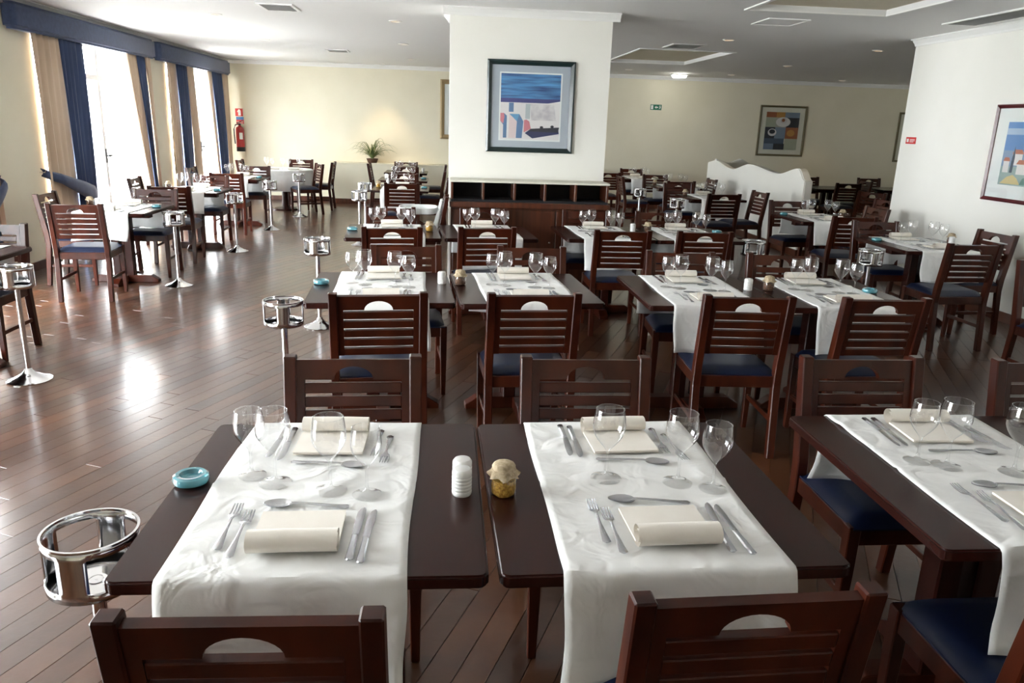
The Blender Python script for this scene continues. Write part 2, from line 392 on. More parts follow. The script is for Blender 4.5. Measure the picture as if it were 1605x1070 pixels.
for wi, (a, b) in enumerate(WINS):
    # frame: jambs, head, transom, two stiles; panes
    fr = MB(); xf0, xf1 = XL - .19, XL - .11; m1, m2 = a + (b - a) * .40, a + (b - a) * .60
    for (p, q) in ((a, a + .07), (b - .07, b), (m1 - .045, m1 + .045), (m2 - .045, m2 + .045)):
        fr.quad_box(xf0, xf1, p, q, 0, WTOP)
    for (z0, z1) in ((0, .10), (2.06, 2.13), (WTOP - .07, WTOP)):
        for (p, q) in ((a + .07, m1 - .045), (m1 + .045, m2 - .045), (m2 + .045, b - .07)): fr.quad_box(xf0, xf1, p, q, z0, z1)
    w = struct('window_%d' % (wi + 1), fr.mesh('window_frame', 'white_frame', .006))
    
    for (p, q) in ((a + .07, m1 - .045), (m1 + .045, m2 - .045), (m2 + .045, b - .07)):
        for (z0, z1) in ((.10, 2.06), (2.13, WTOP - .07)):
            obj('window_pane', MB().quad_box(XL - .154, XL - .148, p, q, z0, z1).mesh('window_pane', 'pane_glass'), w)
    for hy in (m1, m2):
        hb = MB().quad_box(XL - .11, XL - .10, hy - .02, hy + .02, 1.02, 1.20).quad_box(XL - .10, XL - .06, hy - .01, hy + .01, 1.10, 1.125).quad_box(XL - .075, XL - .06, hy - .01, hy + .09, 1.10, 1.125)
        obj('door_handle', hb.mesh('door_handle', 'black_plastic', .002), w)
    if wi < 1: continue
    which = WORDS[wi]
    # pelmet
    p0, p1 = ((4.3, 8.12), (8.58, 12.49), (12.66, 16.58))[wi - 1]
    pr = [(XL + .002, p0), (XL + .07, p0), (XL + .115, p0 + .02), (XL + .14, p0 + .08), (XL + .14, p1 - .08), (XL + .115, p1 - .02), (XL + .07, p1), (XL + .002, p1)]
    pm = obj('pelmet', MB().prism(pr, 2.445, 2.705).mesh('pelmet', 'pelmet_blue', .03, True, 3))
    tag(pm, 'slate blue padded pelmet above the curtains ' + which, 'pelmet', 'padded window pelmets')
    for side in (0, 1):
        lab = ('near' if side == 0 else 'far') + ' beige and blue curtain ' + which
        c = thing('curtain', lab, 'curtain', group='window curtains')
        X = XL + .065
        if side == 0:
            e = (4.75, 9.0, 13.08)[wi - 1]
            if wi == 3:
                spec = (('beige_panel', 'curtain_beige', e, e + .42, e, e + .42, 3), ('blue_panel', 'curtain_blue', e + .41, e + .94, e + .41, e + .92, 4), ('inner_panel', 'curtain_beige', e + .93, e + 1.28, e + .91, e + 1.45, 3))
            else:
                spec = (('beige_panel', 'curtain_beige', e, e + .60, e, e + .62, 4), ('blue_panel', 'curtain_blue', e + .59, e + 1.17, e + .61, e + 1.08, 5))
            ty0, ty1, tz0, tz1 = e - .04, e + .98, 1.02, .70
        else:
            e = (8.02, 12.36, 16.50)[wi - 1]
            if wi == 3:
                spec = (('beige_panel', 'curtain_beige', e - 1.35, e - 1.03, e - .95, e - .80, 3), ('blue_panel', 'curtain_blue', e - 1.04, e - .38, e - .81, e - .30, 5), ('outer_panel', 'curtain_beige', e - .39, e, e - .31, e, 3))
            else:
                spec = (('beige_panel', 'curtain_beige', e - .90, e - .50, e - .30, e - .17, 4), ('blue_panel', 'curtain_blue', e - .51, e - .20, e - .18, e - .08, 3), ('outer_panel', 'curtain_beige', e - .21, e, e - .09, e, 2))
            ty0, ty1, tz0, tz1 = e + .04, e - .40, 1.02, .74
        for k, (nm, mt, t0, t1, b0, b1, fo) in enumerate(spec): curtain_panel(nm, mt, t0, t1, b0, b1, .03, 2.46, X + .006 * k, fo, c)
        rows = []
        for i in range(13):
            t = i / 12; wd = .04 + .055 * min(1, t * 1.4); yy = ty0 + (ty1 - ty0) * t
            zz = tz0 + (tz1 - tz0) * (t ** .8); xx = XL + .02 + .11 * min(1, t * 6) + .03 * math.sin(PI * t)
            rows.append([(xx - .01, yy, zz + wd), (xx + .012, yy, zz + wd * .4), (xx + .012, yy, zz - wd * .4), (xx - .01, yy, zz - wd)])
        if (side == 1 and wi > 1) or wi == 3: continue
        t_ = obj('tieback', MB().grid(rows).mesh('tieback', 'pelmet_blue', smooth=True), c); solid(t_, .012)
        obj('tieback_hook', MB().tube([(XL, ty0, tz0), (XL + .06, ty0, tz0), (XL + .07, ty0, tz0 + .03)], .007).mesh('tieback_hook', 'chrome'), c)

# ------------------------------------------------------------------ chair prototype (faces +y, origin on the floor under the seat)
def make_chair_parts():
    P = []
    HW = .235
    def post(sx):
        prof = [(-.262, 0), (-.222, 0), (-.178, .40), (-.180, .50), (-.247, .893), (-.292, .893), (-.232, .50), (-.226, .40)]
        x0, x1 = (HW - .042, HW) if sx > 0 else (-HW, -HW + .042)
        return MB().prism(prof, x0, x1, 'x').mesh('back_post', 'chair_wood', .004)
    P.append(('back_post', post(-1), None, None)); P.append(('back_post', post(1), None, None))
    # raked back: work in a flat plane then tilt about the seat line
    tilt = math.atan2(.067, .393); cz, cy = .50, -.206
    def tilt_mb(mb):
        out = []
        for x, y, z in mb.v:
            dz = z - cz; out.append((x, cy + y * math.cos(tilt) - dz * math.sin(tilt), cz + y * math.sin(tilt) + dz * math.cos(tilt)))
        mb.v = out
        return mb
    T0, T1 = -.012, .012; IW = HW - .040; SW = .166
    top, g = .884, .0110
    z1 = top - .070
    mb = MB(); arch = [(.068 * math.cos(t), z1 + .046 * math.sin(t)) for t in [PI * i / 14 for i in range(15)]]
    mb.prism([(SW, z1)] + [(SW, top), (-SW, top), (-SW, z1)] + arch[::-1], T0, T1, 'y')
    zb = z1 - 5 * .0478
    mb.quad_box(SW, IW, T0, T1, zb, top).quad_box(-IW, -SW, T0, T1, zb, top)
    P.append(('backrest', tilt_mb(mb).mesh('backrest', 'chair_wood'), None, None))
    bi = len(P) - 1
    for k in range(5):
        a = z1 - g - k * .0478; b = a - (.0478 - g)
        P.append(('slat', tilt_mb(MB().quad_box(-SW, SW, T0, T1, b, a)).mesh('slat', 'chair_wood', .0025), bi, None))
    def leg(sx):
        x = sx * (HW - .022); y = .195
        r = [[(x + a * w, y + b * w, z) for a, b in ((-1, -1), (1, -1), (1, 1), (-1, 1))] for w, z in ((.014, 0), (.020, .30), (.021, .455))]
        return MB().loft(r).mesh('front_leg', 'chair_wood', .003)
    P.append(('front_leg', leg(-1), None, None)); P.append(('front_leg', leg(1), None, None))
    for sx in (-1, 1):
        x = sx * (HW - .022)
        P.append(('side_rail', MB().quad_box(x - .011, x + .011, -.19, .18, .385, .447).mesh('side_rail', 'chair_wood', .003), None, None))
        P.append(('stretcher', MB().quad_box(x - .009, x + .009, -.20, .185, .185, .212).mesh('stretcher', 'chair_wood', .003), None, None))
    P.append(('front_rail', MB().quad_box(-HW + .04, HW - .04, .186, .208, .385, .447).mesh('front_rail', 'chair_wood', .003), None, None))
    P.append(('rear_rail', MB().quad_box(-HW + .04, HW - .04, -.212, -.190, .385, .447).mesh('rear_rail', 'chair_wood', .003), None, None))
    rows = []; n = 12
    def cush(u, v):
        x = (u * 2 - 1); y = (v * 2 - 1)
        e = (1 - abs(x) ** 6) * (1 - abs(y) ** 6)
        return (x * .222 , .012 + y * .208, .452 + .038 * max(0, e) ** .35)
    for i in range(n + 1): rows.append([cush(j / n, i / n) for j in range(n + 1)])
    mb = MB().grid(rows)
    P.append(('seat', mb.quad_box(-.222, .222, -.196, .220, .447, .453).mesh('seat', 'seat_vinyl', smooth=True), None, None))
    return P
CHAIR = make_chair_parts()
def chair(x, y, head, label, ang=0, group='slat back dining chairs'):
    """x, y: middle of the top of the backrest; head: N/S/E/W direction the sitter faces"""
    th = {'N': 0, 'S': PI, 'E': -PI / 2, 'W': PI / 2}[head] + math.radians(ang)
    off = Matrix.Rotation(th, 2) @ Vector((0, -.27))
    c = thing('dining_chair', label, 'chair', (x - off.x, y - off.y, 0), th, group)
    spawn(CHAIR, c)
    return c

# ------------------------------------------------------------------ table prototype
TW, TD, TZ = .80, .875, .75
def make_table_parts():
    P = []
    mb = MB(); r = .022; pts = []
    for cx, cy, a0 in ((TW / 2 - r, TD / 2 - r, 0), (-TW / 2 + r, TD / 2 - r, 90), (-TW / 2 + r, -TD / 2 + r, 180), (TW / 2 - r, -TD / 2 + r, 270)):
        pts += [(cx + r * math.cos(math.radians(a0 + t)), cy + r * math.sin(math.radians(a0 + t))) for t in (0, 30, 60, 90)]
    P.append(('table_top', mb.prism(pts, TZ - .032, TZ).mesh('table_top', 'table_wood', .007, True, 3), None, None))
    P.append(('top_support', MB().quad_box(-.30, .30, -.05, .05, .66, TZ - .032).quad_box(-.05, .05, -.32, .32, .675, TZ - .0325).mesh('top_support', 'table_wood'), None, None))
    for sx in (-1, 1):
        P.append(('pedestal_post', MB().quad_box(sx * .062 - .038, sx * .062 + .038, -.045, .045, .07, .662).mesh('pedestal_post', 'table_wood', .006), None, None))
    P.append(('foot', MB().prism([(-.33, 0), (-.33, .03), (-.26, .075), (.26, .075), (.33, .03), (.33, 0)], -.04, .04, 'y').mesh('foot', 'chair_wood', .004), None, None))
    P.append(('foot', MB().prism([(-.30, 0), (-.30, .03), (-.23, .072), (.23, .072), (.30, .03), (.30, 0)], -.039, .039, 'x').mesh('foot', 'chair_wood', .004), None, None))
    return P
TABLE = make_table_parts()

# ------------------------------------------------------------------ tableware prototypes
def wine_glass(h, rb, rr, name):
    sh = h * .44                                            # stem height
    prof = [(.0005, .0035), (.012, .004), (.030, .0025), (rb * .94, .001), (rb * .96, .002), (.030, .0055), (.012, .009), (.0055, .016), (.0038, .03), (.0036, sh * .75), (.0048, sh * .93), (.012, sh + .004)]
    n = 9
    for i in range(1, n + 1):
        t = i / n; z = sh + .004 + (h - sh - .004) * t
        k = math.sin(min(1, t / .52) * PI / 2) if t < .52 else 1 - (1 - rr / rb) * ((t - .52) / .48) ** 1.7
        prof.append((max(.012, .012 + (rb - .012) * k) if t < .52 else rb * k, z))
    z = h
    prof += [(prof[-1][0] + .0006, z + .0008), (prof[-1][0] - .0006, z + .0016), (prof[-1][0] - .0018, z + .0006), (prof[-1][0] - .0014, z - .0012)]
    return MB().lathe(prof, 28).mesh(name, 'clear_glass', smooth=True)
GL_L = wine_glass(.203, .0445, .0385, 'wine_glass'); GL_S = wine_glass(.186, .040, .0345, 'wine_glass')
def flat_loft(mb, sec):
    """sec: (y, x centre, half width, z centre, half thickness)"""
    mb.loft([[(xc - w, y, z), (xc - w * .6, y, z + t), (xc + w * .6, y, z + t), (xc + w, y, z), (xc + w * .6, y, z - t), (xc - w * .6, y, z - t)] for y, xc, w, z, t in sec])
    return mb
def make_fork():
    mb = MB()
    flat_loft(mb, [(-.105, 0, .004, .003, .0016), (-.100, 0, .0105, .003, .0018), (-.075, 0, .0085, .0035, .0018), (-.02, 0, .0040, .006, .0018), (.02, 0, .0034, .009, .0017), (.034, 0, .0060, .008, .0014), (.042, 0, .0120, .006, .0011), (.052, 0, .0128, .0045, .001)])
    for k in range(4):
        x = (k - 1.5) * .0072
        flat_loft(mb, [(.050, x, .0026, .0047, .001), (.075, x, .0022, .005, .001), (.100, x * .96, .0012, .0085, .0008)])
    return mb.mesh('table_fork', 'cutlery_steel', smooth=True)
def make_knife():
    mb = MB()
    flat_loft(mb, [(-.118, 0, .004, .005, .002), (-.113, 0, .0095, .005, .0036), (-.08, 0, .0085, .005, .0042), (-.02, 0, .0075, .005, .0036), (-.012, 0, .0085, .005, .0035), (-.008, 0, .0060, .005, .0018)])
    flat_loft(mb, [(-.008, 0, .0080, .005, .0011), (.06, .001, .0100, .005, .0010), (.095, .002, .0095, .005, .0009), (.112, .004, .0065, .005, .0008), (.120, .006, .0015, .005, .0006)])
    return mb.mesh('table_knife', 'cutlery_steel', smooth=True)
def make_spoon():
    mb = MB()
    flat_loft(mb, [(-.100, 0, .003, .003, .0015), (-.095, 0, .0105, .003, .0018), (-.07, 0, .0085, .0035, .0018), (-.01, 0, .0040, .007, .0018), (.035, 0, .0040, .008, .0016), (.045, 0, .0075, .0065, .0012)])
    n, rings = 20, []
    for k, (s, z) in enumerate(((1.0, .0065), (.97, .0072), (.9, .0058), (.65, .0028), (.3, .0015), (.02, .0012))):
        rings.append([(.0215 * s * math.cos(2 * PI * i / n) * (1 - .18 * math.sin(2 * PI * i / n)), .076 + .035 * s * math.sin(2 * PI * i / n), z) for i in range(n)])
    mb.loft(rings, True, False)
    rings = [[(x * 1.0, y, z - .0014) for x, y, z in r] for r in rings[:1] + rings[2:]]
    mb.loft(rings, True, False)
    return mb.mesh('dessert_spoon', 'cutlery_steel', smooth=True)
FORK, KNIFE, SPOON = make_fork(), make_knife(), make_spoon()
def make_napkin():
    # folded sheet with its near end rolled up; sheet path in (y, z), swept along x
    path = [(.105, .003), (.02, .004), (-.05, .004)]
    cyc, czc = -.058, .0305
    for i in range(34):
        t = i / 33; ang = -PI / 2 - t * 3.4 * PI; r = .0275 * (1 - .62 * t)
        path.append((cyc + r * 1.25 * math.cos(ang) * -1 * -1, czc + r * math.sin(ang)))
    HWN = .098; mb = MB(); th = .0032; rows = []
    for y_, z_ in path: rows.append([(-HWN, y_, z_), (-HWN * .33, y_, z_ + .0008), (HWN * .33, y_, z_ + .0006), (HWN, y_, z_)])
    mb.grid(rows)
    mb.quad_box(-HWN + .001, HWN - .001, -.05, .104, .006, .0115)
    mb.grid([[(-HWN, .106, .0125), (HWN, .106, .0125)], [(-HWN, -.04, .0125), (HWN, -.04, .0125)]])
    return mb.mesh('napkin', 'napkin_linen', smooth=True)
NAPKIN = make_napkin()
def make_shaker():
    prof = [(.0005, 0), (.024, 0), (.0255, .003)]
    for k in range(5):
        z = .006 + k * .0095; prof += [(.0262, z), (.0262, z + .006), (.0248, z + .0078)]
    prof += [(.0262, .056), (.0255, .066), (.021, .072), (.010, .0745), (.0005, .075)]
    return MB().lathe(prof, 28).mesh('shaker', 'porcelain', smooth=True)
SHAKER = make_shaker()
def make_jar(fill):
    gl = MB().lathe([(.0005, .001), (.029, .001), (.0335, .006), (.0345, .03), (.0335, .058), (.028, .068), (.027, .078)], 28).mesh('jar_body', 'jar_glass', smooth=True)
    random.seed(7)
    ct = MB().lathe([(.0005, .004), (.028, .004), (.0315, .009), (.0325, .03), (.0315, .046), (.022, .050), (.0005, .052)], 22)
    ct.v = [(x * random.uniform(.95, 1.0), y_ * random.uniform(.95, 1.0), z + random.uniform(-.002, .002)) for x, y_, z in ct.v]
    ct = ct.mesh('jar_filling', fill, smooth=True)
    seg = 40; rings = []
    for r, z, w in ((.0005, .0925, 0), (.014, .0925, 0), (.026, .088, .0005), (.0305, .080, .001), (.0292, .071, .001), (.034, .064, .003), (.041, .056, .005)):
        rings.append([((r + w * math.sin(i * 2 * PI / seg * 7)) * math.cos(2 * PI * i / seg), (r + w * math.sin(i * 2 * PI / seg * 7)) * math.sin(2 * PI * i / seg), z + w * .6 * math.cos(i * 2 * PI / seg * 5)) for i in range(seg)])
    cap = MB().loft(rings, True, False).mesh('cloth_cap', 'burlap', smooth=True)
    st = MB().tube([(.0312 * math.cos(t), .0312 * math.sin(t), .072) for t in [i * 2 * PI / 24 for i in range(25)]], .0016, 6)
    st.tube([(.031, -.006, .072), (.042, -.012, .069), (.047, -.004, .066)], .0014, 5)
    return [('jar_body', gl, None, None), ('jar_filling', ct, None, None), ('cloth_cap', cap, None, None), ('string_tie', st.mesh('string_tie', 'burlap'), None, None)]
JAR_Y, JAR_D = make_jar('dry_pasta'), make_jar('dark_spice')
ASHTRAY = MB().lathe([(.0005, .001), (.036, .001), (.044, .006), (.0465, .015), (.044, .024), (.038, .028), (.029, .027), (.024, .017), (.012, .0145), (.0005, .0145)], 32).mesh('ashtray', 'teal_glass', smooth=True)

def make_stand_parts():
    basem = MB().lathe([(.0005, .0), (.130, .0), (.132, .006), (.118, .014), (.075, .030), (.040, .050), (.026, .068), (.018, .082)], 36).mesh('stand_base', 'chrome', smooth=True)
    pole = MB().lathe([(.0165, .075), (.0165, .612)], 20, capped=True).mesh('stand_pole', 'chrome', smooth=True)
    # basket: wall with four windows, rim and bottom dish
    R, seg = .103, 48; zz = [.612, .634, .640, .715, .721, .742]; mb = MB(); b = 0
    for z in zz: mb.v += [(R * math.cos(2 * PI * i / seg), R * math.sin(2 * PI * i / seg), z) for i in range(seg)]
    for k in range(len(zz) - 1):
        for i in range(seg):
            if 1 <= k <= 3 and (i % 12) < 7: continue
            j = (i + 1) % seg; mb.f.append((k * seg + i, k * seg + j, (k + 1) * seg + j, (k + 1) * seg + i)); mb.m.append(0)
    mb.lathe([(R, .612), (.075, .607), (.03, .610), (.0005, .610)], seg)
    me = mb.mesh('basket', 'chrome', smooth=True)
    rim = MB().lathe([(R - .003, .739), (R - .003, .7445), (R + .003, .7445), (R + .003, .739), (R - .003, .739)], 48).mesh('basket_rim', 'chrome', smooth=True)
    return [('stand_base', basem, None, None), ('stand_pole', pole, None, None), ('basket', me, None, None), ('basket_rim', rim, 2, None)]
STAND = make_stand_parts()
def stand(x, y, label, rz=0):
    s = thing('bucket_stand', label, 'bucket stand', (x, y, 0), rz, 'chrome wine bucket stands')
    made = spawn(STAND, s); solid(made[2], .004)
    return s

# ------------------------------------------------------------------ laid tables
def runner_mesh(seed, hang=.262, wid=.52, x0=-.03, lo_detail=False):
    rnd = random.Random(seed); ph = [rnd.uniform(0, 6.28) for _ in range(8)]
    nx = 8 if lo_detail else 26; path = []                # (y, z, hang fraction)
    hd = TD / 2
    nh = 5 if lo_detail else 10
    for i in range(nh): path.append((-hd - .010, TZ + .002 - hang + (hang - .018) * i / nh, 1 - i / nh))
    path += [(-hd - .009, TZ - .014, 0), (-hd - .005, TZ - .003, 0), (-hd + .004, TZ + .0025, 0)]
    nt = 10 if lo_detail else 52
    for i in range(1, nt): path.append((-hd + .004 + (2 * hd - .008) * i / nt, TZ + .0025, 0))
    path += [(hd - .004, TZ + .0025, 0), (hd + .005, TZ - .003, 0), (hd + .009, TZ - .014, 0)]
    for i in range(nh - 1, -1, -1): path.append((hd + .010, TZ + .002 - hang + (hang - .018) * i / nh, 1 - i / nh))
    rows = []
    for (y, z, hfr) in path:
        row = []
        for j in range(nx + 1):
            u = j / nx * 2 - 1; x = x0 + u * wid / 2 * (1 + .012 * math.sin(ph[0] + y * 9)) + .006 * math.sin(3 * y + ph[1])
            dz = dy = 0
            if hfr > 0:
                sgn = -1 if y < 0 else 1
                dy = sgn * (hfr * (.012 + .016 * math.sin(u * 3.2 + ph[2] + sgn) + .010 * math.sin(u * 7 + ph[3])) + .004)
                if hfr > .75: dy += sgn * .015 * (hfr - .75) * 4 * abs(u) ** 3
                x += hfr * .012 * math.sin(ph[4] + z * 14) ; dz = -.008 * hfr * math.sin(u * 2 + ph[5])
            else:
                if z > TZ:
                    wv = max(0, math.sin(x * 21 + 5 * math.sin(y * 6 + ph[6]) + ph[7])) ** 6 * max(0, math.sin(y * 9 + ph[3] + 3 * x))
                    dz = .0050 * wv + .0040 * math.exp(-(y / .009) ** 2) + .0012 * (1 + math.sin(x * 17 + ph[1]) * math.sin(y * 13 + ph[2]))
            row.append((x, y + dy, z + dz))
        rows.append(row)
    mb = MB().grid(rows)
    return mb.mesh('table_runner', 'linen', smooth=True)
def place(table_loc, rz, lx, ly):
    c, s = math.cos(rz), math.sin(rz)
    return table_loc[0] + lx * c - ly * s, table_loc[1] + lx * s + ly * c
RZ = TZ + .0066                                              # things standing on the cloth
def lay(tbl, desc, x, y, rz=0, level=2, sx=-.02, glasses='full', nS=0, nN=0, seed=0, x0=-.03):
    """level 2: all cutlery, 1: napkins and glasses"""
    rnd = random.Random(seed + 11)
    t = thing('dining_table', 'dark mahogany pedestal table, ' + desc, 'table', (x, y, 0), rz, 'mahogany dining tables')
    spawn(TABLE, t)
    rn = obj('table_runner', runner_mesh(seed, lo_detail=level < 2, x0=x0), None, (x, y, 0), (0, 0, rz)); solid(rn, .002)
    tag(rn, 'white linen runner draped over ' + desc, 'table runner', 'white table runners')
    def put(nm, me, lx, ly, r, label, cat, group, z=RZ):
        px, py = place((x, y), rz, lx, ly)
        return tag(obj(nm, me, None, (px, py, z), (0, 0, rz + r)), label, cat, group)
    for side, sg in (('near', 1), ('far', -1)):
        rr = 0 if sg == 1 else PI
        cx = sx + (nS if sg == 1 else nN)
        def P2(nm, me, lx, ly, r, label, cat, group):
            jx, jy, jr = rnd.uniform(-.004, .004), rnd.uniform(-.008, .008), rnd.uniform(-.05, .05)
            put(nm, me, cx + sg * (lx + jx), sg * (ly + jy), rr + r + jr, label, cat, group)
        P2('napkin', NAPKIN, .0, -.280, 0, 'rolled cream napkin on %s side of %s' % (side, desc), 'napkin', 'rolled napkins')
        if level >= 2:
            P2('table_fork', FORK, -.165, -.215, .02, 'outer fork at %s setting of %s' % (side, desc), 'fork', 'steel forks')
            P2('table_fork', FORK, -.132, -.262, -.02, 'inner fork at %s setting of %s' % (side, desc), 'fork', 'steel forks')
            P2('table_knife', KNIFE, .128, -.265, -.04, 'inner knife at %s setting of %s' % (side, desc), 'knife', 'steel knives')
            P2('table_knife', KNIFE, .158, -.275, .0, 'outer knife at %s setting of %s' % (side, desc), 'knife', 'steel knives')
            P2('dessert_spoon', SPOON, -.005, -.118, PI / 2 - .12, 'dessert spoon above napkin at %s setting of %s' % (side, desc), 'spoon', 'dessert spoons')
    gl = [(-.205, .052, GL_S, 'small', 'far left'), (-.135, .010, GL_L, 'large', 'middle left'), (.020, -.036, GL_L, 'large', 'middle right'), (.118, -.064, GL_S, 'small', 'far right')] if glasses == 'full' else glasses
    for lx, ly, me, sz, pos in gl:
        put('wine_glass', me, lx, ly, 0, '%s wine glass, %s on %s' % (sz, pos, desc), 'wine glass', 'stemmed wine glasses', RZ - .002)
    return t
def extra(kind, x, y, label, z=TZ, rz=0):
    if kind == 'shaker': return tag(obj('shaker', SHAKER, None, (x, y, z), (0, 0, rz)), label, 'shaker', 'white shakers')
    if kind == 'ashtray': return tag(obj('ashtray', ASHTRAY, None, (x, y, z)), label, 'ashtray', 'teal glass ashtrays')
    j = thing('spice_jar', label, 'jar', (x, y, z), rz, 'cloth topped jars')
    spawn(JAR_Y if kind == 'jar_y' else JAR_D, j)
    return j
TBL = {
 'A': ('the front row left table', -.30, 1.885, 0, 2), 'B': ('the front row middle table', .515, 1.89, .02, 2), 'E': ('the front row right table', 1.575, 1.955, 0, 2),
 'A2': ('the second row table nearest the aisle', -.365, 4.46, .055, 2), 'B2': ('the second row table left of centre', .455, 4.49, .07, 2),
 'C2': ('the second row table right of centre', 1.52, 4.48, 0, 2), 'D2': ('the second row rightmost table', 2.325, 4.47, 0, 2),
 'A3': ('the third row table with the yellow jar', -.46, 6.84, .07, 2), 'B3': ('the third row table before the cabinet', .365, 6.92, .07, 2),
 'C3': ('the third row table right of the cabinet', 1.43, 7.01, .04, 2), 'D3': ('the third row rightmost table', 2.24, 7.03, .03, 2),
 'R1': ('the nearer table by the right wall', 4.32, 6.67, 0, 2), 'R2': ('the table before the wavy partition', 4.335, 8.71, 0, 2),
 'L0': ('the window table cut by the left edge', -3.29, 5.22, 0, 2), 'L1': ('the nearest full window table', -3.27, 8.12, 0, 2), 'L2': ('the second window table', -3.23, 10.36, 0, 1), 'L3': ('the third window table', -3.25, 12.66, 0, 1),
 'A4': ('the nearer table left behind the column', -.64, 11.36, 0, 1), 'A5': ('the middle table left behind the column', -.70, 13.25, 0, 1), 'A6': ('the last table before the ledge', -.75, 15.2, 0, 1),
 'C4': ('the nearer table left of the partition', 3.87, 11.2, 0, 1), 'C5': ('the middle table left of the partition', 3.93, 13.22, 0, 1), 'C6': ('the back table left of the partition', 3.80, 15.25, 0, 1),
}
GA = [(-.211, .054, GL_S, 'small', 'far left'), (-.139, .007, GL_L, 'large', 'middle left'), (.009, -.037, GL_L, 'large', 'middle right'), (.105, -.063, GL_S, 'small', 'far right')]
GB = [(-.070, .018, GL_L, 'large', 'leftmost'), (.122, -.016, GL_L, 'large', 'middle'), (.206, -.056, GL_S, 'small', 'rightmost')]
GG = [(-.17, .052, GL_S, 'small', 'far left'), (-.10, .016, GL_L, 'large', 'middle left'), (.075, -.030, GL_L, 'large', 'middle right'), (.155, -.058, GL_S, 'small', 'far right')]
for i, (k, (desc, x, y, rz, lv)) in enumerate(TBL.items()):
    if k == 'A': lay(k, desc, x, y, rz, lv, -.030, GA, seed=1)
    elif k == 'B': lay(k, desc, x, y, rz, lv, .02, GB, seed=2, x0=.005)
    else: lay(k, desc, x, y, rz, lv, 0, GG, seed=i + 3, x0=0)
def on(k, lx, ly): return place((TBL[k][1], TBL[k][2]), TBL[k][3], lx, ly)
extra('shaker', *on('A', .348, -.052), 'nearer white ribbed shaker on the front row left table')
extra('shaker', *on('A', .350, .008), 'farther white ribbed shaker on the front row left table')
extra('jar_y', *on('B', -.360, -.055), 'burlap topped jar of yellow pasta on the front row middle table', rz=-.9)
extra('ashtray', *on('A', -.358, .022), 'teal glass ashtray on the front row left table')
extra('shaker', *on('A2', .352, .09), 'white shaker on the second row table nearest the aisle')
extra('jar_d', *on('B2', -.36, .07), 'cloth topped jar of dark spice on second row table left of centre', rz=1)
extra('ashtray', *on('A2', -.352, .06), 'teal glass ashtray on the second row table nearest the aisle')
extra('shaker', *on('C2', .330, .02), 'white shaker on the second row table right of centre')
extra('jar_d', *on('D2', -.345, .03), 'cloth topped jar of dark spice on second row rightmost table', rz=2)
extra('ashtray', *on('D2', .29, .0), 'teal glass ashtray on the second row rightmost table')
extra('jar_y', *on('A3', .32, .0), 'jar of yellow pasta on the third row table left of cabinet')
extra('ashtray', *on('A3', -.35, .03), 'teal glass ashtray on the third row table with the yellow jar')
extra('shaker', *on('C3', .33, .12), 'white shaker on the third row table right of the cabinet')
extra('jar_d', *on('D3', -.34, .12), 'cloth topped jar on the third row rightmost table')
extra('ashtray', *on('D3', .33, .1), 'teal glass ashtray on the third row rightmost table')
extra('ashtray', *on('R1', -.33, .17), 'teal glass ashtray on the nearer table by the right wall')
extra('jar_d', *on('R1', .36, .12), 'cloth topped jar on the nearer table by the right wall')
extra('shaker', *on('R1', .30, .02), 'white shaker on the nearer table by the right wall')
extra('ashtray', *on('R2', -.33, .22), 'teal glass ashtray on the table before the wavy partition')
extra('jar_d', *on('R2', .34, .12), 'cloth topped jar on the table before the wavy partition')
extra('ashtray', *on('L1', .32, .12), 'teal glass ashtray on the nearest full window table')
extra('jar_d', *on('L1', -.35, .17), 'cloth topped jar on the nearest full window table')
extra('shaker', *on('L1', -.29, .2), 'white shaker on the nearest full window table')
extra('ashtray', *on('L2', .33, -.12), 'teal glass ashtray on the second window table')
extra('jar_d', *on('L2', -.34, .1), 'cloth topped jar on the second window table')
extra('ashtray', *on('L3', .32, .0), 'teal glass ashtray on the third window table')
extra('ashtray', *on('A4', .33, .1), 'teal glass ashtray on the nearer table left behind column')
extra('ashtray', *on('A5', .33, .1), 'teal glass ashtray on the middle table left behind column')
extra('jar_y', *on('A4', -.33, .1), 'jar of yellow pasta on the nearer table left behind column')
extra('shaker', *on('A5', -.30, .1), 'white shaker on the middle table left behind column')
extra('shaker', *on('A6', .31, .1), 'white shaker on the last table before the ledge')
extra('jar_d', *on('C4', -.33, .15), 'cloth topped jar on the nearer table left of partition')
extra('jar_d', *on('C5', -.33, .1), 'cloth topped jar on the middle table left of partition')

